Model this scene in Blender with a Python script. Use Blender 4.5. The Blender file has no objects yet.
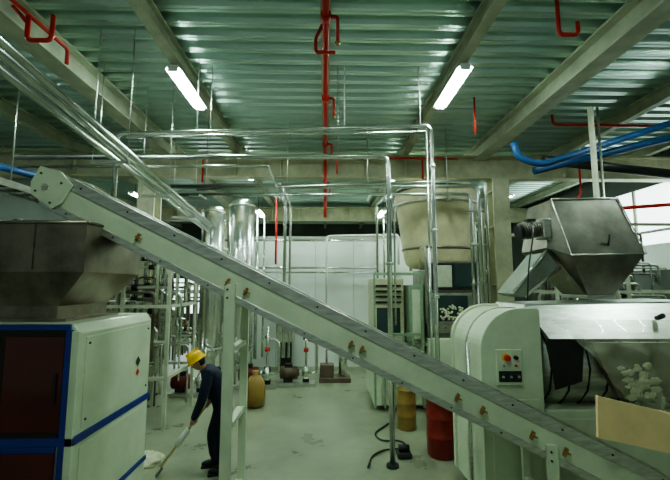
import bpy, bmesh, math, random
from mathutils import Vector, Matrix, noise
random.seed(7)
R=math.radians
# ------------------------------------------------------------------ materials
def mat(name,col,rough=.5,metal=0,var=.0,scale=4,bump=0,emit=None,es=0,alpha=1,trans=0,stretch=None,coat=0):
    m=bpy.data.materials.new(name); m.use_nodes=True
    nt=m.node_tree; b=nt.nodes['Principled BSDF']
    b.inputs['Base Color'].default_value=(*col,1)
    b.inputs['Roughness'].default_value=rough; b.inputs['Metallic'].default_value=metal
    b.inputs['Alpha'].default_value=alpha; b.inputs['Transmission Weight'].default_value=trans
    b.inputs['Coat Weight'].default_value=coat
    if emit: b.inputs['Emission Color'].default_value=(*emit,1); b.inputs['Emission Strength'].default_value=es
    if var>0 or bump>0:
        tc=nt.nodes.new('ShaderNodeTexCoord'); mp=nt.nodes.new('ShaderNodeMapping')
        n=nt.nodes.new('ShaderNodeTexNoise'); n.inputs['Scale'].default_value=scale; n.inputs['Detail'].default_value=8
        n.inputs['Roughness'].default_value=.65
        if stretch: mp.inputs['Scale'].default_value=stretch
        nt.links.new(tc.outputs['Object'],mp.inputs['Vector']); nt.links.new(mp.outputs[0],n.inputs['Vector'])
        r=nt.nodes.new('ShaderNodeValToRGB'); r.color_ramp.elements[0].position=.3; r.color_ramp.elements[1].position=.7
        r.color_ramp.elements[0].color=(*[c*(1-var) for c in col],1); r.color_ramp.elements[1].color=(*[min(1,c*(1+var*.35)) for c in col],1)
        nt.links.new(n.outputs['Fac'],r.inputs['Fac']); nt.links.new(r.outputs[0],b.inputs['Base Color'])
        mr=nt.nodes.new('ShaderNodeMapRange'); dv=.1 if var>.13 else .03; mr.inputs['To Min'].default_value=max(.05,rough-dv); mr.inputs['To Max'].default_value=min(1,rough+dv)
        nt.links.new(n.outputs['Fac'],mr.inputs['Value']); nt.links.new(mr.outputs[0],b.inputs['Roughness'])
        if bump>0:
            bp=nt.nodes.new('ShaderNodeBump'); bp.inputs['Strength'].default_value=bump; bp.inputs['Distance'].default_value=.02
            nt.links.new(n.outputs['Fac'],bp.inputs['Height']); nt.links.new(bp.outputs[0],b.inputs['Normal'])
    return m
CREAM=mat('cream_paint',(.54,.53,.36),.45,0,.3,3)
VESS=mat('vessel_paint',(.66,.60,.38),.45,0,.25,3)
CREAM2=mat('machine_paint',(.63,.71,.52),.35,0,.18,2,coat=.2)
BEAM=mat('beam_paint',(.50,.53,.40),.55,0,.35,2.5)
STEEL=mat('stainless',(.80,.84,.79),.22,1,.2,3)
TANK=mat('tank_stainless',(.85,.88,.85),.24,1,.15,3)
BRUSH=mat('brushed_steel',(.68,.69,.63),.36,1,.35,5,stretch=(1,1,6))
HOPP=mat('hopper_steel',(.30,.26,.21),.36,1,.5,3)
HOOD=mat('hood_steel',(.42,.40,.34),.34,1,.4,3)
DECK=mat('galvanised_deck',(.56,.72,.65),.30,.9,.12,.8)
FLOOR=mat('floor_paint',(.31,.335,.23),.30,0,.35,1.2,bump=.03)
WHITE=mat('white_panel',(.84,.89,.84),.5,0,.08,.8)
DWALL=mat('dark_wall',(.10,.12,.10),.7,0,.3,1)
RED=mat('red_paint',(.55,.020,.014),.4,0,.15,6)
DRED=mat('dark_red_glass',(.08,.009,.007),.12,0,.3,2)
BLUE=mat('blue_paint',(.018,.035,.24),.4,0,.2,6)
TBLUE=mat('blue_pipe',(.012,.06,.18),.5,0,.2,6)
NAVY=mat('navy_cloth',(.008,.013,.04),.85,0,.4,14,bump=.4)
BLACK=mat('black_rubber',(.015,.015,.015),.5)
DARK=mat('dark_metal',(.04,.043,.04),.45,.6,.3,5)
YEL=mat('hard_hat_yellow',(.85,.50,.02),.25)
TAN=mat('tan_board',(.72,.56,.29),.6,0,.2,2)
BRASS=mat('brown_clamp',(.34,.20,.07),.5,.4)
SKIN=mat('skin',(.45,.24,.15),.5)
HAIR=mat('hair',(.012,.01,.008),.6)
EYEW=mat('eye_white',(.8,.8,.78),.3)
LIPS=mat('lips',(.35,.12,.09),.5)
FLAKE=mat('soap_noodle',(.66,.66,.46),.5,0,.3,10)
GREEN=mat('green_paint',(.24,.34,.22),.4,0,.2,5)
BELT=mat('belt',(.24,.28,.22),.6,0,.3,4)
DRUMR=mat('red_drum',(.24,.018,.012),.4,0,.4,4)
DRUMY=mat('tan_drum',(.34,.22,.06),.5,0,.3,4)
LAMP=mat('lamp_tube',(1,1,1),.5,emit=(.78,1.0,.89),es=205)
WIN=mat('daylight_pane',(.8,.9,.9),.3,emit=(.85,1.0,.97),es=3)
PLAS=mat('clear_plastic',(.60,.64,.46),.10,0,alpha=.36)
SIGNR=mat('sign_red',(.6,.02,.02),.4)
GLS=mat('dark_glass',(.03,.05,.05),.06)

# ------------------------------------------------------------------ builder
def fillet(pts,r):
    pts=[Vector(p) for p in pts]
    if len(pts)<3 or r<=0: return pts
    out=[pts[0]]
    for i in range(1,len(pts)-1):
        a,p,c=pts[i-1],pts[i],pts[i+1]
        d1=(a-p); d2=(c-p); q=min(r,d1.length*.48,d2.length*.48)
        s=p+d1.normalized()*q; e=p+d2.normalized()*q
        for k in range(6):
            t=k/5; out.append(s*(1-t)**2+p*2*t*(1-t)+e*t*t)
    out.append(pts[-1]); return out
class B:
    def __init__(s,name): s.name=name; s.bm=bmesh.new(); s.mats=[]
    def mi(s,m):
        if m not in s.mats: s.mats.append(m)
        return s.mats.index(m)
    def _merge(s,tb,m,M=None,smooth=None):
        i=s.mi(m)
        for f in tb.faces:
            f.material_index=i
            if smooth is not None: f.smooth=smooth
        if M is not None: bmesh.ops.transform(tb,matrix=M,verts=tb.verts)
        me=bpy.data.meshes.new('tmp'); tb.to_mesh(me); tb.free(); s.bm.from_mesh(me); bpy.data.meshes.remove(me)
    def box(s,lo,hi,m,bev=0,M=None):
        tb=bmesh.new(); bmesh.ops.create_cube(tb,size=1)
        lo,hi=Vector(lo),Vector(hi); c=(lo+hi)/2; d=hi-lo
        for v in tb.verts: v.co=Vector((v.co.x*d.x,v.co.y*d.y,v.co.z*d.z))+c
        if bev>0: bmesh.ops.bevel(tb,geom=list(tb.edges),offset=bev,segments=2,affect='EDGES',profile=.5)
        s._merge(tb,m,M); return s
    def tube(s,pts,r,m,bend=.1,seg=10,M=None,r2=None):
        P=fillet(pts,bend); tb=bmesh.new(); n=len(P); rings=[]
        T=(P[1]-P[0]).normalized(); N=T.orthogonal().normalized()
        for i,p in enumerate(P):
            if i==0: t=(P[1]-P[0])
            elif i==n-1: t=(P[-1]-P[-2])
            else: t=(P[i+1]-P[i]).normalized()+(P[i]-P[i-1]).normalized()
            t=t.normalized(); N=(N-t*N.dot(t)).normalized(); Bn=t.cross(N)
            rr=r if r2 is None else r+(r2-r)*i/(n-1)
            rings.append([tb.verts.new(p+(N*math.cos(2*math.pi*k/seg)+Bn*math.sin(2*math.pi*k/seg))*rr) for k in range(seg)])
        for i in range(n-1):
            for k in range(seg):
                f=tb.faces.new((rings[i][k],rings[i][(k+1)%seg],rings[i+1][(k+1)%seg],rings[i+1][k])); f.smooth=True
        tb.faces.new(rings[0][::-1]); tb.faces.new(rings[-1])
        s._merge(tb,m,M); return s
    def cyl(s,a,b,r,m,r2=None,seg=24,M=None): return s.tube([a,b],r,m,0,seg,M,r2)
    def lathe(s,prof,c,m,seg=32,M=None):
        tb=bmesh.new(); rings=[]
        for (r,z) in prof:
            rings.append([tb.verts.new((c[0]+r*math.cos(2*math.pi*k/seg),c[1]+r*math.sin(2*math.pi*k/seg),c[2]+z)) for k in range(seg)])
        for i in range(len(rings)-1):
            for k in range(seg):
                f=tb.faces.new((rings[i][k],rings[i][(k+1)%seg],rings[i+1][(k+1)%seg],rings[i+1][k])); f.smooth=True
        tb.faces.new(rings[0][::-1]); tb.faces.new(rings[-1])
        s._merge(tb,m,M); return s
    def prism(s,prof,y0,y1,m,M=None,bev=0):
        tb=bmesh.new()
        a=[tb.verts.new((x,y0,z)) for x,z in prof]; b=[tb.verts.new((x,y1,z)) for x,z in prof]; n=len(prof)
        tb.faces.new(a); tb.faces.new(b[::-1])
        for i in range(n): tb.faces.new((a[i],b[i],b[(i+1)%n],a[(i+1)%n]))
        bmesh.ops.recalc_face_normals(tb,faces=tb.faces)
        if bev>0: bmesh.ops.bevel(tb,geom=list(tb.edges),offset=bev,segments=2,affect='EDGES',profile=.5)
        s._merge(tb,m,M); return s
    def hull(s,verts,faces,m,M=None,smooth=False):
        tb=bmesh.new(); vs=[tb.verts.new(v) for v in verts]
        for f in faces: tb.faces.new([vs[i] for i in f])
        bmesh.ops.recalc_face_normals(tb,faces=tb.faces)
        s._merge(tb,m,M,smooth); return s
    def ball(s,c,r,m,sc=(1,1,1),M=None,sub=3):
        tb=bmesh.new(); bmesh.ops.create_icosphere(tb,subdivisions=sub,radius=r)
        for v in tb.verts: v.co=Vector((v.co.x*sc[0],v.co.y*sc[1],v.co.z*sc[2]))+Vector(c)
        s._merge(tb,m,M,True); return s
    def ibeam(s,axis,c,a0,a1,w,h,m,tf=.03,tw=.025):
        p,zt=c
        def bx(p0,p1,z0,z1):
            if axis=='y': s.box((p0,a0,z0),(p1,a1,z1),m)
            else: s.box((a0,p0,z0),(a1,p1,z1),m)
        bx(p-w/2,p+w/2,zt-tf,zt); bx(p-w/2,p+w/2,zt-h,zt-h+tf); bx(p-tw/2,p+tw/2,zt-h+tf,zt-tf); return s
    def done(s,parent=None):
        me=bpy.data.meshes.new(s.name); s.bm.to_mesh(me); s.bm.free()
        for m in s.mats: me.materials.append(m)
        o=bpy.data.objects.new(s.name,me); bpy.context.collection.objects.link(o)
        if parent: o.parent=parent
        return o

# ------------------------------------------------------------------ shell
b=B('floor'); b.box((-9,-3,-.1),(9,23,0),FLOOR); b.done()
b=B('ceiling'); prof=[]; y=-1.0; zt=6.18
while y<23:
    prof+= [(y,zt-.10),(y+.05,zt-.10),(y+.06,zt-.092),(y+.07,zt-.10),(y+.12,zt-.10),(y+.155,zt-.05),(y+.175,zt),(y+.205,zt),(y+.215,zt-.012),(y+.225,zt),(y+.255,zt),(y+.275,zt-.05)]; y+=.30
tb=bmesh.new(); A=[tb.verts.new((-9,p,z)) for p,z in prof]; C=[tb.verts.new((9,p,z)) for p,z in prof]
for i in range(len(prof)-1): tb.faces.new((A[i],A[i+1],C[i+1],C[i]))
b._merge(tb,DECK)
b.box((-9,-1,6.2),(9,23,6.3),DWALL); b.done()
for x in (-8.2,-6.1,-2.2,0,2.0,6.0,8.1):
    B('roof_joist').ibeam('y',(x,6.08),-1,22.9,.15 if x else .13,.25,BEAM).done()
for x in (-3.85,3.87):
    B('roof_girder').ibeam('y',(x,6.08),-1,22.9,.30,.38,BEAM,.035).done()
for yy in (9.7,16.5):
    b=B('cross_girder').ibeam('x',(yy,5.80),-8.9,8.9,.28,.58,CREAM,.04)
    for x in (-6.1,-3,-2.2,-1.1,0,1.0,2.0,3.0,6.0): b.box((x-.012,yy-.13,5.26),(x+.012,yy+.13,5.76),CREAM)
    b.done()
for x in (-4.28,4.3):
    for yy in (9.7,16.5):
        b=B('steel_column'); b.box((x-.2,yy-.22,0),(x+.2,yy-.17,5.2),CREAM); b.box((x-.2,yy+.17,0),(x+.2,yy+.22,5.2),CREAM)
        b.box((x-.02,yy-.17,0),(x+.02,yy+.17,5.2),CREAM); b.box((x-.3,yy-.3,0),(x+.3,yy+.3,.04),DARK)
        for z in (1.2,2.6,4.0,4.9): b.box((x-.19,yy-.18,z),(x+.19,yy+.18,z+.02),CREAM)
        b.done()
b=B('wall_partition'); b.box((-2.7,12.6,0),(3.6,12.75,4.05),WHITE); 
for x in (-1.5,-.3,.9,2.1): b.box((x-.006,12.59,0),(x+.006,12.6,4.05),CREAM)
b.box((-2.72,12.56,4.05),(3.62,12.79,4.12),BRUSH); b.done()
B('baseboard_partition').box((-2.7,12.56,0),(3.6,12.6,.12),BEAM).done()
b=B('wall_back'); b.box((-9,22.8,0),(-8.6,23,6.2),DWALL); b.box((-8.6,22.8,0),(-4.2,23,1.0),DWALL); b.box((-8.6,22.8,3.0),(-4.2,23,6.2),DWALL); b.box((-4.2,22.8,0),(9,23,6.2),DWALL); b.done()
b=B('window_1'); b.box((-8.6,22.88,1.0),(-4.2,22.92,3.0),WIN)
for i in range(6): x=-8.6+i*.88; b.box((x-.03,22.82,1.0),(x+.03,22.87,3.0),DARK)
for z in (1.0,1.65,2.3,2.97): b.box((-8.6,22.82,z-.03),(-4.2,22.87,z+.03),DARK)
b.done()
B('wall_left').box((-9.1,-3,0),(-8.95,23,6.2),DWALL).done()
b=B('wall_right'); b.box((8.95,-3,0),(9.1,23,3.7),DWALL); b.box((8.95,-3,5.3),(9.1,23,6.2),DWALL); b.box((8.95,-3,3.7),(9.1,8.5,5.3),DWALL); b.box((8.95,14,3.7),(9.1,23,5.3),DWALL)
b.box((8.93,7.5,3.0),(8.95,14,3.7),WHITE); b.done()
b=B('window_2'); b.box((9.0,8.5,3.7),(9.04,14,5.3),WIN)
for i in range(3): yv=8.5+i*2.7; b.box((8.94,yv-.04,3.7),(8.99,yv+.04,5.3),BEAM)
b.done()

# ------------------------------------------------------------------ lamps
def lamp(x,y,z=5.72,L=1.32):
    b=B('fluorescent_lamp'); b.box((x-.07,y,z),(x+.07,y+L,z+.035),WHITE,.008)
    for sg in (-1,1): b.hull([(x+sg*.07,y,z),(x+sg*.11,y,z-.03),(x+sg*.11,y+L,z-.03),(x+sg*.07,y+L,z)],[(0,1,2,3)],WHITE)
    for dx in (-.045,.045): b.cyl((x+dx,y+.04,z-.03),(x+dx,y+L-.04,z-.03),.024,LAMP,seg=10)
    b.box((x-.07,y,z-.06),(x+.07,y+.03,z),WHITE); b.box((x-.07,y+L-.03,z-.06),(x+.07,y+L,z),WHITE)
    for yy in (y+.25,y+L-.25): b.cyl((x,yy,z+.03),(x,yy,5.84),.008,DARK,seg=6)
    b.done()
lamp(-2.2,5.5); lamp(2.0,5.35)
for x in (-2.4,2.1): lamp(x,14.0,5.25)
for x in (-2.2,2.0): lamp(x,10.4,5.76)
for x in (-6.1,6.0):
    lamp(x,4.2); lamp(x,12.5,5.5)  # side-bay fixtures added only to brighten the hall
lamp(0,.8)  # added fixture above the camera, out of view, lights the foreground

# ------------------------------------------------------------------ overhead piping
b=B('stainless_pipe_bundle')
for dx,dz,r in ((0,0,.055),(.15,-.02,.04),(-.14,.03,.05),(.02,-.15,.035)):
    b.tube([(-2.72+dx,2.4,4.60+dz),(-3.0+dx,8.9,4.20+dz),(-3.0+dx,10.3,4.1+dz)],r,STEEL,.3,12)
for y in (5.2,6.8,8.4):
    z=4.60-.0615*(y-2.4); xc=-2.72-.043*(y-2.4)
    b.box((xc-.25,y-.02,z-.24),(xc+.25,y+.02,z-.20),BRUSH); 
    for x in (xc-.23,xc+.23): b.cyl((x,y,z-.22),(x,y,6.08),.007,BRUSH,seg=6)
b.done()
b=B('product_transfer_pipe')
b.tube([(-3.3,6.2,3.4),(-3.3,6.2,4.98),(1.66,6.0,5.08),(1.66,6.0,1.0),(1.66,6.6,.95)],.034,STEEL,.14,12)
b.tube([(-3.1,6.1,4.88),(-1.0,6.0,4.92),(1.66-.09,6.0,4.98)],.022,STEEL,.1,10)
for x in (-2.0,.3,1.5): b.cyl((x,6.05,5.02),(x,6.05,6.08),.010,WHITE,seg=6)
for z in (2.4,3.4,4.4): b.cyl((1.66,6,z),(1.66,6,z+.05),.055,STEEL)
b.tube([(1.58,6.0,4.98),(1.58,6.0,1.1),(1.58,6.5,.9)],.018,STEEL,.1)
b.done()
b=B('product_transfer_pipe')
b.tube([(-4.8,6.1,4.55),(.98,6.05,4.60),(.98,6.05,.05)],.040,STEEL,.16,12)
b.tube([(-4.8,6.2,4.43),(-.9,6.15,4.46),(-.9,9.0,4.4)],.022,STEEL,.1)
b.cyl((.98,6.05,0),(.98,6.05,.04),.09,DARK)
for z in (1.6,2.9,3.9): b.cyl((.98,6.05,z),(.98,6.05,z+.04),.06,STEEL)
b.tube([(1.06,6.05,2.0),(1.06,6.05,3.9),(.98,6.05,4.0)],.016,STEEL,.05)
for x in (-3.5,-1.8,.2): b.cyl((x,6.08,4.6),(x,6.08,6.08),.007,BRUSH,seg=6)
b.done()
b=B('stainless_header_pipes')
b.tube([(-3.3,8.1,4.60),(3.15,8.0,4.62),(3.15,8.0,1.2)],.045,STEEL,.16,12)
b.tube([(-3.3,8.2,4.45),(3.02,8.1,4.48),(3.02,8.1,1.2)],.035,STEEL,.14,12)
b.tube([(-2.6,8.0,4.52),(3.28,7.95,4.74),(3.28,7.95,1.2)],.03,STEEL,.14,12)
for x in (-2.5,-.8,.9,2.6): b.box((x-.02,7.9,4.36),(x+.02,8.3,4.40),BRUSH); b.cyl((x,8.28,4.38),(x,8.28,6.08),.01,BRUSH,seg=6)
for z in (1.8,2.6,3.4,4.1): b.box((2.95,7.99,z),(3.36,8.12,z+.03),BRUSH)
b.done()
b=B('wall_service_pipes')
for z,y in ((3.12,12.3),(2.98,12.35),(3.95,12.2)): b.tube([(-3.4,y,z),(1.6,y,z)],.035,STEEL,.1)
b.tube([(-1.15,11.4,.6),(-1.15,11.4,5.1),(-1.15,9.9,5.1)],.05,STEEL,.15)
b.tube([(-1.0,11.4,.6),(-1.0,11.4,4.9),(-1.0,9.9,4.9)],.035,STEEL,.15)
b.tube([(-1.9,11.2,.6),(-1.9,11.2,4.6)],.045,STEEL)
b.tube([(-1.75,11.5,.6),(-1.75,11.5,4.6)],.03,STEEL)
b.tube([(.05,11.9,.9),(.05,11.9,4.05),(2.2,11.9,4.1),(2.2,11.9,3.2)],.035,WHITE,.12)
b.tube([(1.55,11.8,2.6),(1.55,11.8,5.0),(1.7,10.4,5.0)],.04,STEEL,.12)
b.tube([(1.75,11.8,2.6),(1.75,11.8,4.8)],.03,STEEL,.12)
b.done()
b=B('red_sprinkler_pipe')
b.tube([(0,1,5.71),(0,15.5,5.71)],.040,RED)
for y in (3.0,4.35,6.4,8.6,12.0):
    b.tube([(0,y,5.71),(.14,y,5.71),(.14,y,5.40)],.022,RED,.04); b.lathe([(.01,0),(.04,-.01),(.012,-.05)],(.14,y,5.40),BRASS,10)
    b.cyl((0,y-.06,5.71),(0,y+.06,5.71),.06,RED)
b.tube([(-.04,4.6,5.78),(-.12,4.6,5.6),(-.12,4.6,5.42),(.12,4.6,5.42)],.022,RED,.04)
b.tube([(0,9.2,5.71),(0,9.2,4.9),(0,9.4,4.6),(0,9.4,4.2)],.036,RED,.1)
b.tube([(-2.9,9.3,5.0),(-2.9,9.3,5.62),(3.2,9.3,5.62)],.024,RED,.1)
b.tube([(2.35,9.35,5.62),(2.35,9.35,5.0),(2.7,9.35,5.0)],.026,RED,.08)
b.tube([(2.75,7.0,6.05),(2.75,7.0,5.35)],.02,RED,.08)
b.tube([(0.05,8.3,5.35),(.25,8.3,5.35),(.25,8.3,4.95)],.02,RED,.05)
b.tube([(-1.45,11.8,5.2),(-1.45,11.8,3.2)],.03,RED,.05)
b.done()
b=B('red_sprinkler_pipe')
b.tube([(-3.35,3.0,5.60),(-3.30,4.9,5.60),(-3.30,4.9,5.4)],.024,RED,.06)
b.tube([(-3.32,4.25,5.60),(-3.32,4.25,5.3),(-3.05,4.25,5.3),(-3.05,4.25,5.6)],.026,RED,.06)
b.tube([(-3.5,4.25,5.70),(-3.32,4.25,5.5)],.024,RED,.06)
b.done()
b=B('red_sprinkler_pipe')
b.tube([(2.72,4.3,6.05),(2.72,4.3,5.50),(2.95,4.3,5.50),(2.95,4.3,5.66)],.024,RED,.06)
b.done()
b=B('red_sprinkler_pipe')
b.tube([(4.5,7.5,5.95),(4.5,7.5,5.75),(8.0,7.3,5.65)],.028,RED,.1)
b.tube([(4.6,7.9,4.05),(8.6,7.9,4.35)],.04,RED)
b.tube([(4.7,8.0,4.1),(5.3,8.0,4.45),(5.3,8.0,5.2)],.022,RED,.1)
b.done()
b=B('blue_ventilation_pipe')
b.tube([(3.40,6.9,5.15),(3.46,6.9,4.88),(3.85,6.85,4.72),(6.6,6.6,5.60)],.06,TBLUE,.2,14)
b.tube([(3.9,7.2,4.72),(7.0,6.9,5.45)],.07,TBLUE,.1,12)
b.tube([(4.2,7.4,5.0),(7.0,7.4,4.7)],.09,DARK,.1,12)
b.done()
b=B('blue_ventilation_pipe')
b.tube([(-6.2,6.6,4.75),(-4.6,6.6,4.35),(-4.4,6.6,4.0),(-4.4,9,3.9)],.06,TBLUE,.2,14)
b.done()
b=B('cable_tray')
for x in (-4.9,-4.55): b.box((x-.012,2.5,4.0),(x+.012,9.4,4.1),BRUSH)
for i in range(23): b.box((-4.9,2.6+i*.3,4.01),(-4.55,2.63+i*.3,4.03),BRUSH)
for dx in (.06,.14,.22): b.tube([(-4.9+dx,2.5,4.05),(-4.9+dx,9.4,4.05)],.018,BLACK)
for y in (3,6,9): b.cyl((-4.73,y,4.1),(-4.73,y,6.08),.01,BRUSH,seg=6)
b.done()
b=B('grey_standpipe')
b.tube([(4.5,6.4,5.6),(4.5,6.4,2.9),(4.75,6.4,2.4),(4.75,6.4,0)],.045,BEAM,.2)
b.tube([(4.62,6.4,5.6),(4.62,6.4,0)],.02,BRUSH)
b.done()

# ------------------------------------------------------------------ conveyor
th=math.atan(.495); CM=Matrix.Translation((0,4.25,2.195))@Matrix.Rotation(th,4,'Y')
b=B('inclined_belt_conveyor'); u0,u1=-3.10,3.95
for w,sg in ((-.25,-1),(.25,1)):
    wi=w-sg*.03
    lo,hi=min(w,wi),max(w,wi)
    b.box((u0,lo+.006,-.12),(u1,hi-.006,.085),CREAM2,0,CM)
    b.box((u0,lo-.006,.075),(u1,hi+.006,.185),BRUSH,.004,CM)
    b.box((u0,lo-.010,-.185),(u1,hi+.010,-.12),BRUSH,.004,CM)
b.box((u0+.1,-.20,.06),(u1-.1,.20,.075),BELT,0,CM)
b.box((u0+.1,-.20,-.10),(u1-.1,.20,-.088),BELT,0,CM)
for i in range(22): b.box((u0+.25+i*.31,-.2,.075),(u0+.27+i*.31,.2,.125),BELT,0,CM)
for u in (u0+.1,u1-.1): b.cyl((u,-.22,-.012),(u,.22,-.012),.085,DARK,M=CM)
for u in (-2.05,-1.05,-.85,.30,.42,1.45,1.72,2.25,2.6):
    b.box((u-.010,-.29,-.08),(u+.010,-.245,-.0),BRASS,.004,CM); b.cyl((u,-.30,-.04),(u,-.25,-.04),.016,BRASS,seg=10,M=CM)
    b.box((u+.0,-.285,-.045),(u+.05,-.262,-.032),BRASS,.003,CM)
for i in range(13):
    u=u0+.3+i*.53; b.cyl((u,-.264,.135),(u,-.25,.135),.010,DARK,seg=8,M=CM); b.cyl((u,-.268,-.15),(u,-.25,-.15),.008,DARK,seg=8,M=CM)
pp=[(u0-.16,-.02),(u0-.10,-.13),(u0+.16,-.17),(u0+.22,-.08),(u0+.22,.13),(u0+.05,.2),(u0-.16,.16)]
b.prism(pp,-.285,-.258,CREAM2,CM,.004); b.prism(pp,.258,.285,CREAM2,CM,.004)
b.cyl((u0-.0,-.30,0),(u0-.0,-.28,0),.03,BRUSH,M=CM)
for a,c in ((-.11,.1),(.12,.1),(-.07,-.08),(.12,-.12)): b.cyl((u0+a,-.295,c),(u0+a,-.28,c),.010,DARK,seg=8,M=CM)
b.cyl((u0+.1,.30,.0),(u0+.1,.62,.0),.09,DARK,M=CM)
for x,xn in ((-.89,-.93),(2.2,2.18)):
    for y,xx,w in ((3.985,xn,.052),(4.56,x,.042)):
        zt=2.195-.495*xx-.2
        b.box((xx-w,y-.025,0),(xx+w,y+.025,zt+.16),CREAM2,.006); b.box((xx-.09,y-.07,0),(xx+.09,y+.07,.02),BRUSH)
        for dz in (.02,.10): b.cyl((xx-.02,y-.035,zt+dz),(xx-.02,y-.02,zt+dz),.010,DARK,seg=8)
    for z in ((.5,1.0) if x>0 else (.5,1.25,1.95)): b.box((min(x,xn)-.01,4.0,z),(max(x,xn)+.02,4.55,z+.05),CREAM2)
b.done()
b=B('feed_guard_board')
b.hull([(2.62,3.92,1.54),(3.45,3.92,1.34),(3.45,3.80,1.0),(2.52,3.80,1.20),(2.62,3.95,1.54),(3.45,3.95,1.34),(3.45,3.83,1.0),(2.52,3.83,1.20)],
 [(0,1,2,3),(4,5,6,7),(0,1,5,4),(1,2,6,5),(2,3,7,6),(3,0,4,7)],TAN)
b.hull([(3.42,3.95,1.34),(3.42,4.2,1.32),(3.42,4.2,.97),(3.42,3.83,1.0),(3.45,3.95,1.34),(3.45,4.2,1.32),(3.45,4.2,.97),(3.45,3.83,1.0)],
 [(0,1,2,3),(4,5,6,7),(0,1,5,4),(1,2,6,5),(2,3,7,6),(3,0,4,7)],TAN)
b.done()

# ------------------------------------------------------------------ left machine
b=B('soap_mixing_machine')
x1=-2.13; x0=-3.9
b.prism([(x0,.15),(x1,.15),(x1,2.18),(x1-.06,2.26),(x0,2.26)],3.6,5.05,CREAM2,None,.012)
b.box((x0,3.572,1.25),(x1+.012,3.6,1.32),BLUE,.004)
b.box((x0,3.572,2.21),(x1-.07,3.6,2.26),BLUE,.004)
b.box((x1,3.59,1.25),(x1+.014,5.06,1.32),BLUE,.003)
b.box((x1,3.59,.55),(x1+.014,5.06,.60),BLUE,.003)
b.box((x1-.05,3.572,.15),(x1+.012,3.6,2.2),CREAM2,.004); b.box((x1-.10,3.570,.2),(x1-.05,3.6,2.21),BLUE)
b.box((x0,3.575,1.32),(x1-.11,3.598,2.21),DARK)
for i in range(3):
    xa=x0+.05+i*.56; b.box((xa,3.56,1.37),(xa+.5,3.578,2.16),DRED,.006); b.box((xa+.44,3.545,1.6),(xa+.46,3.562,1.85),DARK)
b.box((x0,3.575,.3),(x1-.13,3.598,1.25),BLUE)
for i in range(3):
    xa=x0+.05+i*.55; b.box((xa,3.56,.35),(xa+.5,3.578,1.2),DRED,.006)
b.box((x1,3.70,1.36),(x1+.008,5.0,2.14),CREAM2,.003)
b.box((x1,3.70,.64),(x1+.008,4.98,1.2),CREAM2,.003)
for y in (3.75,4.95):
    for z in (1.42,2.08): b.cyl((x1,y,z),(x1+.016,y,z),.012,DARK,seg=8)
for y in (3.75,4.9): b.cyl((x1-.15,y,0),(x1-.15,y,.16),.05,DARK); b.cyl((x0+.15,y,0),(x0+.15,y,.16),.05,DARK)
b.hull([(x1+.016,4.71,1.80),(x1+.016,4.77,1.74),(x1+.016,4.71,1.68),(x1+.016,4.65,1.74)],[(0,1,2,3)],BLACK)
b.hull([(x1+.016,4.71,1.665),(x1+.016,4.755,1.62),(x1+.016,4.71,1.575),(x1+.016,4.665,1.62)],[(0,1,2,3)],SIGNR)
b.done()
b=B('steel_feed_hopper')
T=[(-3.75,3.75),(-2.22,3.75),(-2.22,4.85),(-3.75,4.85)]; L=[(-3.3,3.85),(-2.5,3.85),(-2.5,4.7),(-3.3,4.7)]
vs=[(x,y,3.18) for x,y in T]+[(x,y,2.72) for x,y in T]+[(x,y,2.40) for x,y in L]+[(x,y,2.27) for x,y in L]
fs=[]
for k in range(3):
    for i in range(4): fs.append((k*4+i,k*4+(i+1)%4,k*4+4+(i+1)%4,k*4+4+i))
b.hull(vs,fs,HOPP)
for i in range(4):
    p,q=T[i],T[(i+1)%4]; b.tube([(p[0],p[1],3.18),(q[0],q[1],3.18)],.018,HOPP,0,8)
for x in (-3.2,-2.7): b.box((x-.012,3.735,2.74),(x+.012,3.75,3.16),HOPP)
b.box((-3.4,3.82,2.262),(-2.4,4.78,2.29),HOPP)
b.done()

# ------------------------------------------------------------------ right machine
b=B('soap_mill_machine')
def rprof(x0,x1,z0,z1,r,rr=0.05):
    p=[(x0,z0)]
    for k in range(13):
        a=math.pi-k*math.pi/24; p.append((x0+r+r*math.cos(a),z1-r+r*math.sin(a)))
    for k in range(5):
        a=math.pi/2-k*math.pi/8; p.append((x1-rr+rr*math.cos(a),z1-rr+rr*math.sin(a)))
    p.append((x1,z0)); return p
b.prism(rprof(1.83,2.50,.12,2.30,.48),4.74,5.8,CREAM2)
b.prism(rprof(1.80,2.52,.12,2.33,.50),4.70,4.76,CREAM2,None,.01)
b.prism(rprof(1.815,2.51,.12,2.315,.49),5.22,5.26,BRUSH,None,.006)
b.prism(rprof(1.80,2.52,.12,2.33,.50),5.74,5.82,CREAM2,None,.01)
b.tube([(1.76,5.0,.3),(1.76,5.0,1.9)],.02,BRUSH,.12,8)
b.box((1.9,4.68,.2),(2.45,4.70,1.3),CREAM2,.006)
b.box((1.97,4.665,1.46),(2.27,4.70,1.86),CREAM2,.008)
b.cyl((2.08,4.60,1.77),(2.08,4.665,1.77),.032,RED); b.cyl((2.08,4.645,1.77),(2.08,4.668,1.77),.045,YEL)
b.cyl((2.19,4.63,1.77),(2.19,4.665,1.77),.022,DARK)
b.box((1.99,4.655,1.50),(2.25,4.667,1.62),DARK,.003)
for x in (2.03,2.12,2.21): b.box((x-.028,4.645,1.52),(x+.028,4.66,1.60),GLS,.003); b.cyl((x,4.63,1.56),(x,4.65,1.56),.014,BRUSH,seg=10)
for x in (2.05,2.19): b.cyl((x,4.645,1.68),(x,4.666,1.68),.014,GREEN if x<2.1 else RED,seg=12)
b.cyl((2.52,5.3,1.62),(4.6,5.3,1.62),.52,BRUSH,seg=40)
for i in range(9): b.tube([(2.66+i*.23,5.3+.535*math.cos(a/12*math.pi*2),1.62+.535*math.sin(a/12*math.pi*2)) for a in range(13)],.012,DARK,0,6)
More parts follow.
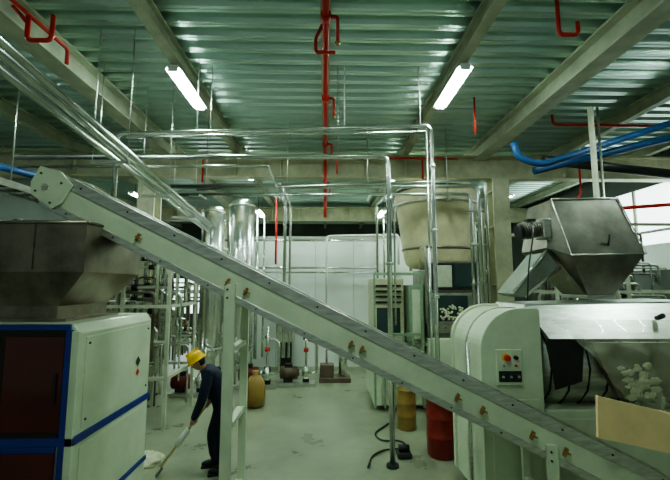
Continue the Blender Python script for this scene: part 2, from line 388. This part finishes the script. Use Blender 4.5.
b.box((2.56,4.80,.15),(4.7,5.75,1.15),CREAM2,.02)
b.box((2.62,4.78,.3),(3.6,4.80,1.05),CREAM2,.006)
b.prism([(2.42,2.12),(2.50,2.36),(4.75,2.40),(4.75,2.12),(4.6,2.05),(2.7,2.05)],5.0,5.85,BRUSH,None,.012)
b.hull([(2.48,5.0,2.34),(4.75,5.0,2.38),(4.75,4.62,1.98),(2.60,4.66,1.98),(2.48,5.0,2.31),(4.75,5.0,2.35),(4.75,4.64,1.95),(2.60,4.68,1.95)],[(0,1,2,3),(4,5,6,7),(0,3,7,4),(1,2,6,5),(2,3,7,6)],BRUSH)
b.hull([(2.56,4.66,1.98),(3.0,4.65,1.98),(2.95,4.66,1.50),(2.64,4.68,1.4)],[(0,1,2,3)],DARK)
b.cyl((4.0,4.80,2.20),(4.0,4.70,2.24),.03,DARK,seg=12)
for x in (1.95,2.4,2.8,4.5):
    for y in (4.9,5.65): b.cyl((x,y,0),(x,y,.16),.05,DARK)
b.done()
b=B('soap_noodles')
b.hull([(3.0,4.52,1.95),(4.3,4.52,1.95),(3.85,4.50,1.36),(3.25,4.50,1.36),(3.0,4.60,1.95),(4.3,4.60,1.95),(3.85,4.58,1.36),(3.25,4.58,1.36)],[(0,1,2,3),(4,5,6,7),(0,3,7,4),(1,2,6,5),(2,3,7,6),(0,1,5,4)],HOPP)
def blob(x,z,s):
    tb=bmesh.new(); bmesh.ops.create_icosphere(tb,subdivisions=2,radius=1); o=random.random()*50
    for v in tb.verts:
        k=1+.6*noise.noise(v.co*1.9+Vector((o,0,0))); v.co=Vector((v.co.x*s*k*1.3+x,v.co.y*.02*k+4.485,v.co.z*s*k*.8+z))
    b._merge(tb,FLAKE,None,True)
for i in range(34):
    t=random.random()**.6; blob(3.50+(random.random()-.5)*(.56-.3*t),1.76-.40*t,.024+random.random()*.028)
b.done()
b=B('clear_plastic_sheet'); tb=bmesh.new(); NX,NZ=44,26; g=[]
for j in range(NZ+1):
    row=[]
    for i in range(NX+1):
        s=i/NX; t=j/NZ
        xl=2.60+.66*t; xr=4.40-.5*t; x=xl+(xr-xl)*s
        z=2.20-.84*t-.10*math.sin(s*math.pi)*t; y=4.50-.12*math.sin(t*math.pi)-.10*t
        y+=.045*math.sin(s*19+t*4+2*math.sin(t*5))*(.3+t)+.09*noise.noise(Vector((s*6,t*5,0)))+.03*noise.noise(Vector((s*17,t*15,3)))
        y=min(y,4.44)
        if t<.15: y=4.60-1.1*t+.02*math.sin(s*19)
        row.append(tb.verts.new((x,y,z)))
    g.append(row)
for j in range(NZ):
    for i in range(NX): tb.faces.new((g[j][i],g[j][i+1],g[j+1][i+1],g[j+1][i]))
b._merge(tb,PLAS,None,True); b.done()

b=B('bucket_elevator_hood')
vf=[(3.20,5.50,3.80),(4.16,5.50,3.82),(4.32,5.28,3.02),(3.30,5.28,3.00),(3.94,5.45,2.42),(3.62,5.45,2.42),
    (3.20,6.15,3.80),(4.16,6.15,3.82),(4.32,6.25,3.02),(3.12,6.25,3.10),(3.94,6.0,2.42),(3.62,6.0,2.42),(3.10,5.50,3.12)]
b.hull(vf,[(0,1,2,3),(3,2,4,5),(0,6,7,1),(1,7,8,2),(2,8,10,4),(0,3,12),(12,3,5),(0,12,9,6),(12,5,11,9),(6,9,8,7),(9,11,10,8),(4,10,11,5)],HOOD)
b.tube([(3.20,5.49,3.81),(4.16,5.49,3.83),(4.33,5.27,3.02),(3.30,5.27,3.00),(3.20,5.49,3.81)],.010,BRUSH,0,8)
b.cyl((3.85,5.33,3.1),(3.85,5.28,3.28),.012,DARK)
b.box((3.58,5.42,2.41),(3.98,6.03,2.46),BRUSH,.01)
b.done()
b=B('inclined_trough')
b.hull([(3.08,5.45,3.05),(2.58,5.45,2.48),(2.70,5.45,2.43),(3.22,5.45,2.86),(3.08,6.0,3.05),(2.58,6.0,2.48),(2.70,6.0,2.43),(3.22,6.0,2.86)],[(0,1,2,3),(4,5,6,7),(0,1,5,4),(1,2,6,5),(2,3,7,6),(3,0,4,7)],BELT)
b.tube([(3.06,5.43,3.07),(2.56,5.43,2.50)],.022,BRUSH); b.tube([(3.24,5.43,2.84),(2.72,5.43,2.44)],.022,BRUSH)
b.done()
b=B('gear_motor')
b.cyl((2.74,5.5,3.34),(3.02,5.5,3.39),.10,DARK)
for i in range(8): xx=2.76+i*.03; b.cyl((xx,5.5,3.344+i*.006),(xx+.009,5.5,3.346+i*.006),.125,HOOD,seg=20)
b.box((3.0,5.38,3.24),(3.12,5.62,3.52),BRUSH,.02); b.cyl((2.70,5.5,3.33),(2.74,5.5,3.34),.11,DARK)
b.box((2.82,5.44,3.44),(2.94,5.56,3.52),DARK,.01); b.tube([(2.88,5.44,3.48),(2.77,5.2,3.3),(2.67,5.2,2.8),(2.64,5.2,2.40)],.010,BLACK,.15,6)
b.done()

# ------------------------------------------------------------------ mid machine
b=B('vacuum_plodder_machine')
b.box((1.02,8.6,0.1),(2.12,10.2,1.35),CREAM2,.03)
b.box((1.08,8.9,1.35),(1.75,10.1,2.75),CREAM,.03); b.box((1.14,8.88,1.5),(1.66,8.90,2.1),GLS,.01)
for i in range(4): b.box((1.12,8.865,2.2+i*.12),(1.68,8.90,2.24+i*.12),DARK)
for i in range(6): b.box((1.02+.2*i,8.45,.1),(1.06+.2*i,8.49,2.85 if i in(0,5) else 1.55),GREEN)
b.box((1.02,8.44,1.55),(2.06,8.50,1.60),GREEN); b.box((1.02,8.44,2.80),(2.06,8.50,2.86),GREEN); b.box((1.02,8.44,.9),(2.06,8.50,.95),GREEN)
b.box((1.05,8.55,1.32),(2.2,8.6,1.40),BRUSH)
b.box((1.8,8.6,1.35),(2.13,9.6,2.6),GREEN,.02)
b.box((1.86,8.58,1.45),(2.08,8.60,2.5),CREAM2,.01)
b.box((2.15,8.4,.1),(3.25,9.8,1.5),CREAM2,.03)
b.box((2.15,8.45,1.5),(3.28,8.6,3.10),HOOD,.02); b.box((2.15,8.6,1.5),(3.28,9.8,2.93),HOOD,.02)
b.box((2.22,8.42,2.50),(3.20,8.45,3.06),DARK,.01); b.box((2.28,8.40,2.55),(2.68,8.42,3.01),BEAM,.01); b.box((2.74,8.40,2.55),(3.14,8.42,3.01),GLS,.01)
b.box((2.22,8.42,1.60),(3.20,8.45,2.42),BRUSH,.01); b.box((2.32,8.40,1.85),(3.0,8.42,2.38),GLS,.01)
for i in range(60):
    x=2.4+random.random()*.5; z=1.88+random.random()*.30*(1-abs(x-2.65)); b.ball((x,8.39,z),.026,FLAKE,sub=1)
for x,m in ((2.35,RED),(2.5,GREEN),(2.65,YEL),(2.8,RED)): b.cyl((x,8.37,1.72),(x,8.42,1.72),.028,m,seg=12)
for x in (2.2,3.22): b.cyl((x,8.40,.1),(x,8.40,3.1),.02,BRUSH)
b.box((1.3,8.56,.3),(1.9,8.60,1.1),CREAM2,.01)
b.tube([(2.12,8.38,1.8),(2.12,8.38,3.4),(2.12,8.8,3.4)],.03,BRUSH,.08)
b.done()
b=B('conical_mixing_vessel')
b.lathe([(.35,2.96),(.58,2.99),(.72,3.06),(.77,3.18),(.94,4.40),(.98,4.50),(.98,4.80),(.94,4.88),(.75,5.0),(.4,5.06),(.1,5.08)],(2.68,9.5,0),VESS,48)
b.lathe([(.99,0),(1.02,.01),(1.02,.06),(.99,.07)],(2.68,9.5,4.44),BRUSH,48)
b.lathe([(.80,0),(.83,.01),(.83,.05),(.80,.06)],(2.68,9.5,3.40),HOPP,48)
b.lathe([(.99,0),(1.005,.01),(1.005,.05),(.99,.06)],(2.68,9.5,4.76),DARK,48)
for a in range(4):
    x=2.68+.74*math.cos(a*math.pi/2+.78); yv=9.5+.74*math.sin(a*math.pi/2+.78); b.cyl((x,yv,2.94),(x,yv,3.5),.04,VESS,seg=12)
b.done()

# ------------------------------------------------------------------ left-back tanks
for (x,y,r,zb,zt) in ((-3.05,10.9,.30,.9,4.75),(-2.36,11.3,.36,.9,5.0)):
    b=B('stainless_tank')
    b.lathe([(.05,zb-.45),(r*.5,zb-.25),(r,zb),(r,zt-.12),(r*.8,zt-.03),(r*.3,zt)],(x,y,0),TANK,36)
    for z in (zb+.02,(zb+zt)/2,zt-.2): b.lathe([(r,0),(r+.015,.01),(r+.015,.04),(r,.05)],(x,y,z),BRUSH,36)
    for k in range(3):
        a=k*2.094+.5; b.cyl((x+r*math.cos(a),y+r*math.sin(a),0),(x+r*math.cos(a),y+r*math.sin(a),zb+.3),.03,STEEL,seg=10)
    b.tube([(x,y,zb-.4),(x,y,.3),(x+.5,y-.4,.3)],.035,STEEL,.1)
    b.done()
def rack(name,x0,x1,y0,y1,z0,z1,n,seed):
    random.seed(seed); b=B(name)
    for x in (x0,(x0+x1)/2,x1):
        for y in (y0,y1): b.box((x-.03,y-.03,0),(x+.03,y+.03,z1+.1),BEAM)
    for z in (z0,(z0+z1)/2,z1):
        for y in (y0,y1): b.box((x0,y-.025,z-.03),(x1,y+.025,z+.03),BEAM)
        for x in (x0,(x0+x1)/2,x1): b.box((x-.025,y0,z-.03),(x+.025,y1,z+.03),BEAM)
    for i in range(n):
        y=y0+random.random()*(y1-y0); z=z0+random.random()*(z1-z0); r=random.choice((.02,.03,.045)); m=random.choice((STEEL,STEEL,STEEL,BRUSH,HOPP,HOPP,BEAM))
        xa=x0+random.random()*(x1-x0)*.5; xb=xa+(x1-xa)*(.4+.6*random.random())
        zz=max(.1,z-random.random()*1.5); b.tube([(xa,y,z0*.3),(xa,y,z),(xb,y,z),(xb,y,zz)],r,m,.1,8)
        if i%3==0:
            xm=(xa+xb)/2; b.cyl((xm-.05,y,z),(xm+.05,y,z),r+.03,DARK,seg=12); b.cyl((xm,y,z),(xm,y,z+.14),.012,DARK,seg=6); b.cyl((xm,y,z+.13),(xm,y,z+.15),.06,random.choice((RED,BLUE,DARK)),seg=14)
    b.done()
rack('pipe_rack',-4.6,-2.9,7.6,9.1,.9,3.5,38,3)
rack('pipe_rack',-7.8,-5.2,8.6,11.5,.8,3.9,38,5)
rack('pipe_rack',-5.8,-3.6,13.0,15.0,.8,3.9,20,9)
rack('pipe_rack',4.9,8.0,8.4,10.5,1.0,3.9,46,11)
rack('pipe_rack',3.75,4.7,10.5,12.3,.8,4.3,20,12)
def pump(x,y,sc,name='centrifugal_pump',c=DARK):
    b=B(name); M=Matrix.Translation((x,y,0))@Matrix.Scale(sc,4)
    b.box((-.55,-.22,.0),(.55,.22,.10),BRUSH,.01,M)
    b.cyl((-.45,0,.36),(.05,0,.36),.17,c,M=M)
    for i in range(10): b.cyl((-.42+i*.045,0,.36),(-.41+i*.045,0,.36),.19,c,seg=20,M=M)
    b.box((-.35,-.12,.1),(-.1,.12,.25),DARK,.01,M); b.box((-.32,-.08,.5),(-.1,.08,.62),DARK,.01,M)
    b.cyl((.05,0,.36),(.22,0,.36),.10,STEEL,M=M); b.cyl((.22,0,.36),(.36,0,.36),.20,STEEL,M=M)
    b.tube([(.36,0,.36),(.6,0,.36),(.6,0,1.2),(.2,.2,1.3)],.04,STEEL,.1,M=M); b.tube([(.29,0,.5),(.29,0,1.6)],.035,STEEL,M=M)
    b.cyl((.29,0,.95),(.29,0,1.05),.07,RED,M=M); b.box((.2,-.08,.1),(.38,.08,.2),DARK,0,M); b.done()
DR2=mat('dark_red_paint',(.16,.02,.015),.45,0,.3,5)
GM=mat('grey_motor',(.20,.15,.11),.5,.3,.3,5)
pump(-1.75,10.6,.95,c=DR2); pump(-.75,10.8,.9,c=GM); pump(-3.2,9.9,.9,c=DR2)
b=B('filter_skid')
b.box((-.15,11.0,0),(.7,11.6,.12),GM,.01); b.box((-.13,11.1,.12),(.25,11.5,.45),GM,.02); b.lathe([(.02,0),(.12,.05),(.12,.5),(.08,.6),(.02,.62)],(.5,11.3,.12),STEEL,20)
b.tube([(.5,11.3,.7),(.5,11.3,.85),(.05,11.3,.85),(.05,11.3,.4)],.03,STEEL,.08); b.done()
b=B('control_box'); b.box((-1.45,12.2,.9),(-.95,12.55,1.7),BEAM,.02); b.box((-1.4,12.18,1.2),(-1.0,12.2,1.6),BRUSH,.01)
b.box((-1.4,12.3,0),(-1.0,12.5,.9),DARK); b.cyl((-1.2,12.16,1.4),(-1.2,12.2,1.4),.05,RED); b.done()

def drum(name,x,y,r,h,m,lid):
    b=B(name); b.lathe([(r*.95,0),(r,.02),(r,h*.32),(r*1.04,h*.34),(r,h*.36),(r,h*.64),(r*1.04,h*.66),(r,h*.68),(r,h-.03),(r*1.03,h-.02),(r*1.03,h),(r*.95,h),(r*.93,h-.02)],(x,y,0.002),m,32)
    b.cyl((x+r*.5,y,h-.02),(x+r*.5,y,h+.01),.03,lid); b.done()
drum('steel_drum',1.82,6.45,.23,.86,DRUMR,DARK)
drum('steel_drum',2.20,6.95,.24,.90,DRUMR,DARK)
drum('fibre_drum',1.50,7.6,.17,.70,DRUMY,DARK)
b=B('waste_sack')
b.lathe([(.14,0),(.2,.03),(.22,.25),(.2,.5),(.12,.62),(.05,.66),(.09,.74),(.02,.76)],(-1.50,9.0,.002),DRUMY,18)
b.done()
b=B('floor_hose'); b.tube([(.62,6.0,.02),(.72,6.4,.02),(.95,6.62,.02),(1.15,6.62,.02),(1.35,6.75,.02),(1.25,7.0,.02),(.95,6.95,.02),(.85,7.3,.02),(1.2,7.8,.02)],.014,BLACK,.3,8); b.done()
b=B('foot_pump'); b.box((1.10,6.28,0.0),(1.32,6.5,.08),DARK,.02); b.cyl((1.13,6.39,.13),(1.29,6.39,.13),.05,DARK); b.done()

# ------------------------------------------------------------------ worker
W=bpy.data.objects.new('worker',None); bpy.context.collection.objects.link(W)
W.location=(-1.46,6.0,0); W.rotation_euler=(0,0,R(12))
def skin(name,V,E,rad,roots,m,sub=2):
    me=bpy.data.meshes.new(name); me.from_pydata(V,E,[]); me.materials.append(m)
    o=bpy.data.objects.new(name,me); bpy.context.collection.objects.link(o); o.parent=W
    md=o.modifiers.new('s','SKIN'); md.use_smooth_shade=True
    sv=me.skin_vertices[0].data
    for i,r in enumerate(rad):
        sv[i].radius=(r,r) if not isinstance(r,tuple) else r; sv[i].use_root=(i in roots)
    ss=o.modifiers.new('d','SUBSURF'); ss.levels=sub; ss.render_levels=sub
    return o
V=[(0,0,.90),(-.03,0,1.02),(-.13,0,1.20),(-.21,0,1.34),(-.27,0,1.42),
   (-.20,-.17,1.36),(-.26,-.235,1.06),(-.39,-.065,.73),
   (-.20,.17,1.36),(-.08,.27,1.12),(-.19,.09,.93),
   (.0,-.10,.82),(-.06,-.12,.47),(.02,-.13,.12),
   (.0,.10,.82),(-.14,.13,.47),(-.09,.15,.12)]
E=[(0,1),(1,2),(2,3),(3,4),(3,5),(5,6),(6,7),(3,8),(8,9),(9,10),(0,11),(11,12),(12,13),(0,14),(14,15),(15,16)]
rad=[.160,.150,.172,.138,.068,.092,.070,.048,.092,.070,.048,.116,.090,.076,.116,.090,.076]
skin('work_clothes',V,E,rad,{0},NAVY)
skin('neck',[(-.25,0,1.39),(-.32,0,1.47)],[(0,1)],[.055,.052],{0},SKIN)
S0=Vector((-.13,.02,1.02)); S1=Vector((-.74,.02,.20)); D=(Vector((-.80,.02,.12))-S0).normalized()
hand_c=None
def hand(name,G,wr):
    G=Vector(G); wr=Vector(wr); e1=(wr-G); e1=(e1-D*e1.dot(D)).normalized(); e2=D.cross(e1)
    V=[tuple(wr),tuple(G+e1*.052),tuple(G+e1*.034)]; E=[(0,1),(1,2)]; r=[.030,.034,.028]; roots={0}
    for o,l,rr in ((-.036,200,.0095),(-.012,235,.010),(.012,225,.010),(.034,180,.0085)):
        base=len(V); V.append(tuple(G+e1*.042+D*o)); r.append(.012); roots.add(base)
        for k in range(1,5):
            a=R(35+(l)*k/4*.9); V.append(tuple(G+D*o+(e1*math.cos(a)+e2*math.sin(a))*.030)); E.append((len(V)-2,len(V)-1)); r.append(rr)
    base=len(V); V.append(tuple(G+e1*.05-D*.025)); r.append(.013); roots.add(base)
    for k,a in enumerate((-55,-105,-150)):
        a=R(a); V.append(tuple(G-D*(.035+.006*k)+(e1*math.cos(a)+e2*math.sin(a))*.031)); E.append((len(V)-2,len(V)-1)); r.append(.0105)
    skin(name,V,E,r,roots,SKIN,2)
hand('hand_lower',S0+D*.44,(-.39,-.065,.73)); hand('hand_upper',S0+D*.13,(-.19,.09,.93))
HM=Matrix.Translation((-.355,0,1.50))@Matrix.Rotation(R(-32),4,'Y')
b=B('head'); tb=bmesh.new(); bmesh.ops.create_icosphere(tb,subdivisions=4,radius=1)
for v in tb.verts:
    x,y,z=v.co; w=.074 if z>-.1 else .074*(1+.42*(z+.1)); fx=.095
    nx=x*fx
    if x>0 and z<-.2: nx*=(1+.55*(z+.2))
    if x<-.8 and abs(y)<.22: nx-=.022*max(0,1-abs(z+.12)/.22)*(1-abs(y)/.22)
    if x<-.7 and abs(abs(y)-.38)<.2 and abs(z-.05)<.14: nx+=.008
    v.co=Vector((nx,y*w,z*.118))
b._merge(tb,SKIN,HM,True)
for s in (-1,1):
    b.ball((-.080,s*.028,.006),.012,EYEW,M=HM,sub=2); b.ball((-.0905,s*.028,.006),.005,HAIR,M=HM,sub=2)
    b.ball((.005,s*.074,-.005),.028,SKIN,(.6,.35,1.1),M=HM,sub=2); b.ball((-.088,s*.028,.026),.014,HAIR,(.3,1.1,.25),M=HM,sub=2)
b.ball((-.086,0,-.058),.02,LIPS,(.35,1.1,.3),M=HM,sub=2)
b.ball((.018,0,.022),.094,HAIR,(.93,.86,1.1),M=HM); b.done(W)
b=B('hard_hat'); b.lathe([(.150,.0),(.152,.006),(.122,.018),(.118,.05),(.100,.10),(.06,.135),(.01,.147)],(0,0,.032),YEL,36,HM@Matrix.Scale(1.02,4,(1,0,0)))
b.box((-.10,-.012,.12),(.09,.012,.185),YEL,.01,HM)
b.hull([(-.13,-.08,.04),(-.19,-.045,.028),(-.19,.045,.028),(-.13,.08,.04),(-.13,-.08,.034),(-.19,-.045,.022),(-.19,.045,.022),(-.13,.08,.034)],[(0,1,2,3),(4,5,6,7),(0,1,5,4),(1,2,6,5),(2,3,7,6)],YEL,HM)
b.done(W)
b=B('boots')
for (x,y) in ((.02,-.13),(-.09,.15)):
    b.lathe([(.058,.06),(.062,.12),(.066,.24),(.060,.245)],(x,y,0),BLACK,18)
    b.ball((x-.06,y,.055),.06,BLACK,(2.1,.85,.85)); b.box((x-.19,y-.048,0),(x+.07,y+.048,.03),BLACK,.012)
b.done(W)
S1=Vector((-.80,.02,.12))
b=B('shovel'); b.cyl(S0-D*.04,S1,.018,TAN,seg=12); b.cyl(S0-D*.04+Vector((0,-.06,0)),S0-D*.04+Vector((0,.06,0)),.018,TAN,seg=12)
b.cyl(S0+D*.54,S0+D*.78,.042,WHITE,seg=16)
n=Vector((0,1,0)); up=D.cross(n)
P=[]
for j in range(6):
    for i in range(7):
        s=(i-3)/3; w=.115*(1-.15*(j/5)**2) ; P.append(S1+D*(-.04+.24*j/5*(.6))+n*s*w+up*(.035*s*s) )
lowz=min(p.z for p in P); P=[tuple(p+Vector((0,0,max(0,.02-lowz)))) for p in P]
b.hull(P,[(j*7+i,j*7+i+1,(j+1)*7+i+1,(j+1)*7+i) for j in range(5) for i in range(6)],STEEL,smooth=True)
b.done(W)
PX=-2.66
b=B('spilled_noodle_pile'); tb=bmesh.new(); bmesh.ops.create_icosphere(tb,subdivisions=4,radius=1)
for v in list(tb.verts):
    n_=noise.noise(v.co*3)*.2; v.co=Vector((v.co.x*.30*(1+n_),v.co.y*.24*(1+n_),max(0,v.co.z)*.13*(1+n_)))+Vector((PX,6.3,.003))
b._merge(tb,FLAKE,None,True)
for i in range(70):
    a=random.random()*6.28; q=random.random()**.5*.32; x=PX+q*math.cos(a); y=6.3+q*.75*math.sin(a); z=.015+max(0,.11*(1-(q/.30)**2)); t=random.random()*3
    b.cyl((x-.03*math.cos(t),y-.03*math.sin(t),z),(x+.03*math.cos(t),y+.03*math.sin(t),z+.01),.012,FLAKE,seg=7)
b.done()

# ------------------------------------------------------------------ world & camera
w=bpy.data.worlds.new('World'); bpy.context.scene.world=w; w.use_nodes=True
bg=w.node_tree.nodes['Background']; bg.inputs[0].default_value=(.58,.78,.66,1); bg.inputs[1].default_value=.30
cd=bpy.data.cameras.new('camera'); cam=bpy.data.objects.new('camera',cd); bpy.context.collection.objects.link(cam)
cam.location=(0,0,2.6); cam.rotation_euler=(R(96.4),0,R(-1.43)); cd.sensor_width=36; cd.lens=36*400/670; cd.clip_end=100
bpy.context.scene.camera=cam
try: bpy.context.scene.view_settings.look='AgX - Medium High Contrast'
except Exception as e: print(e)
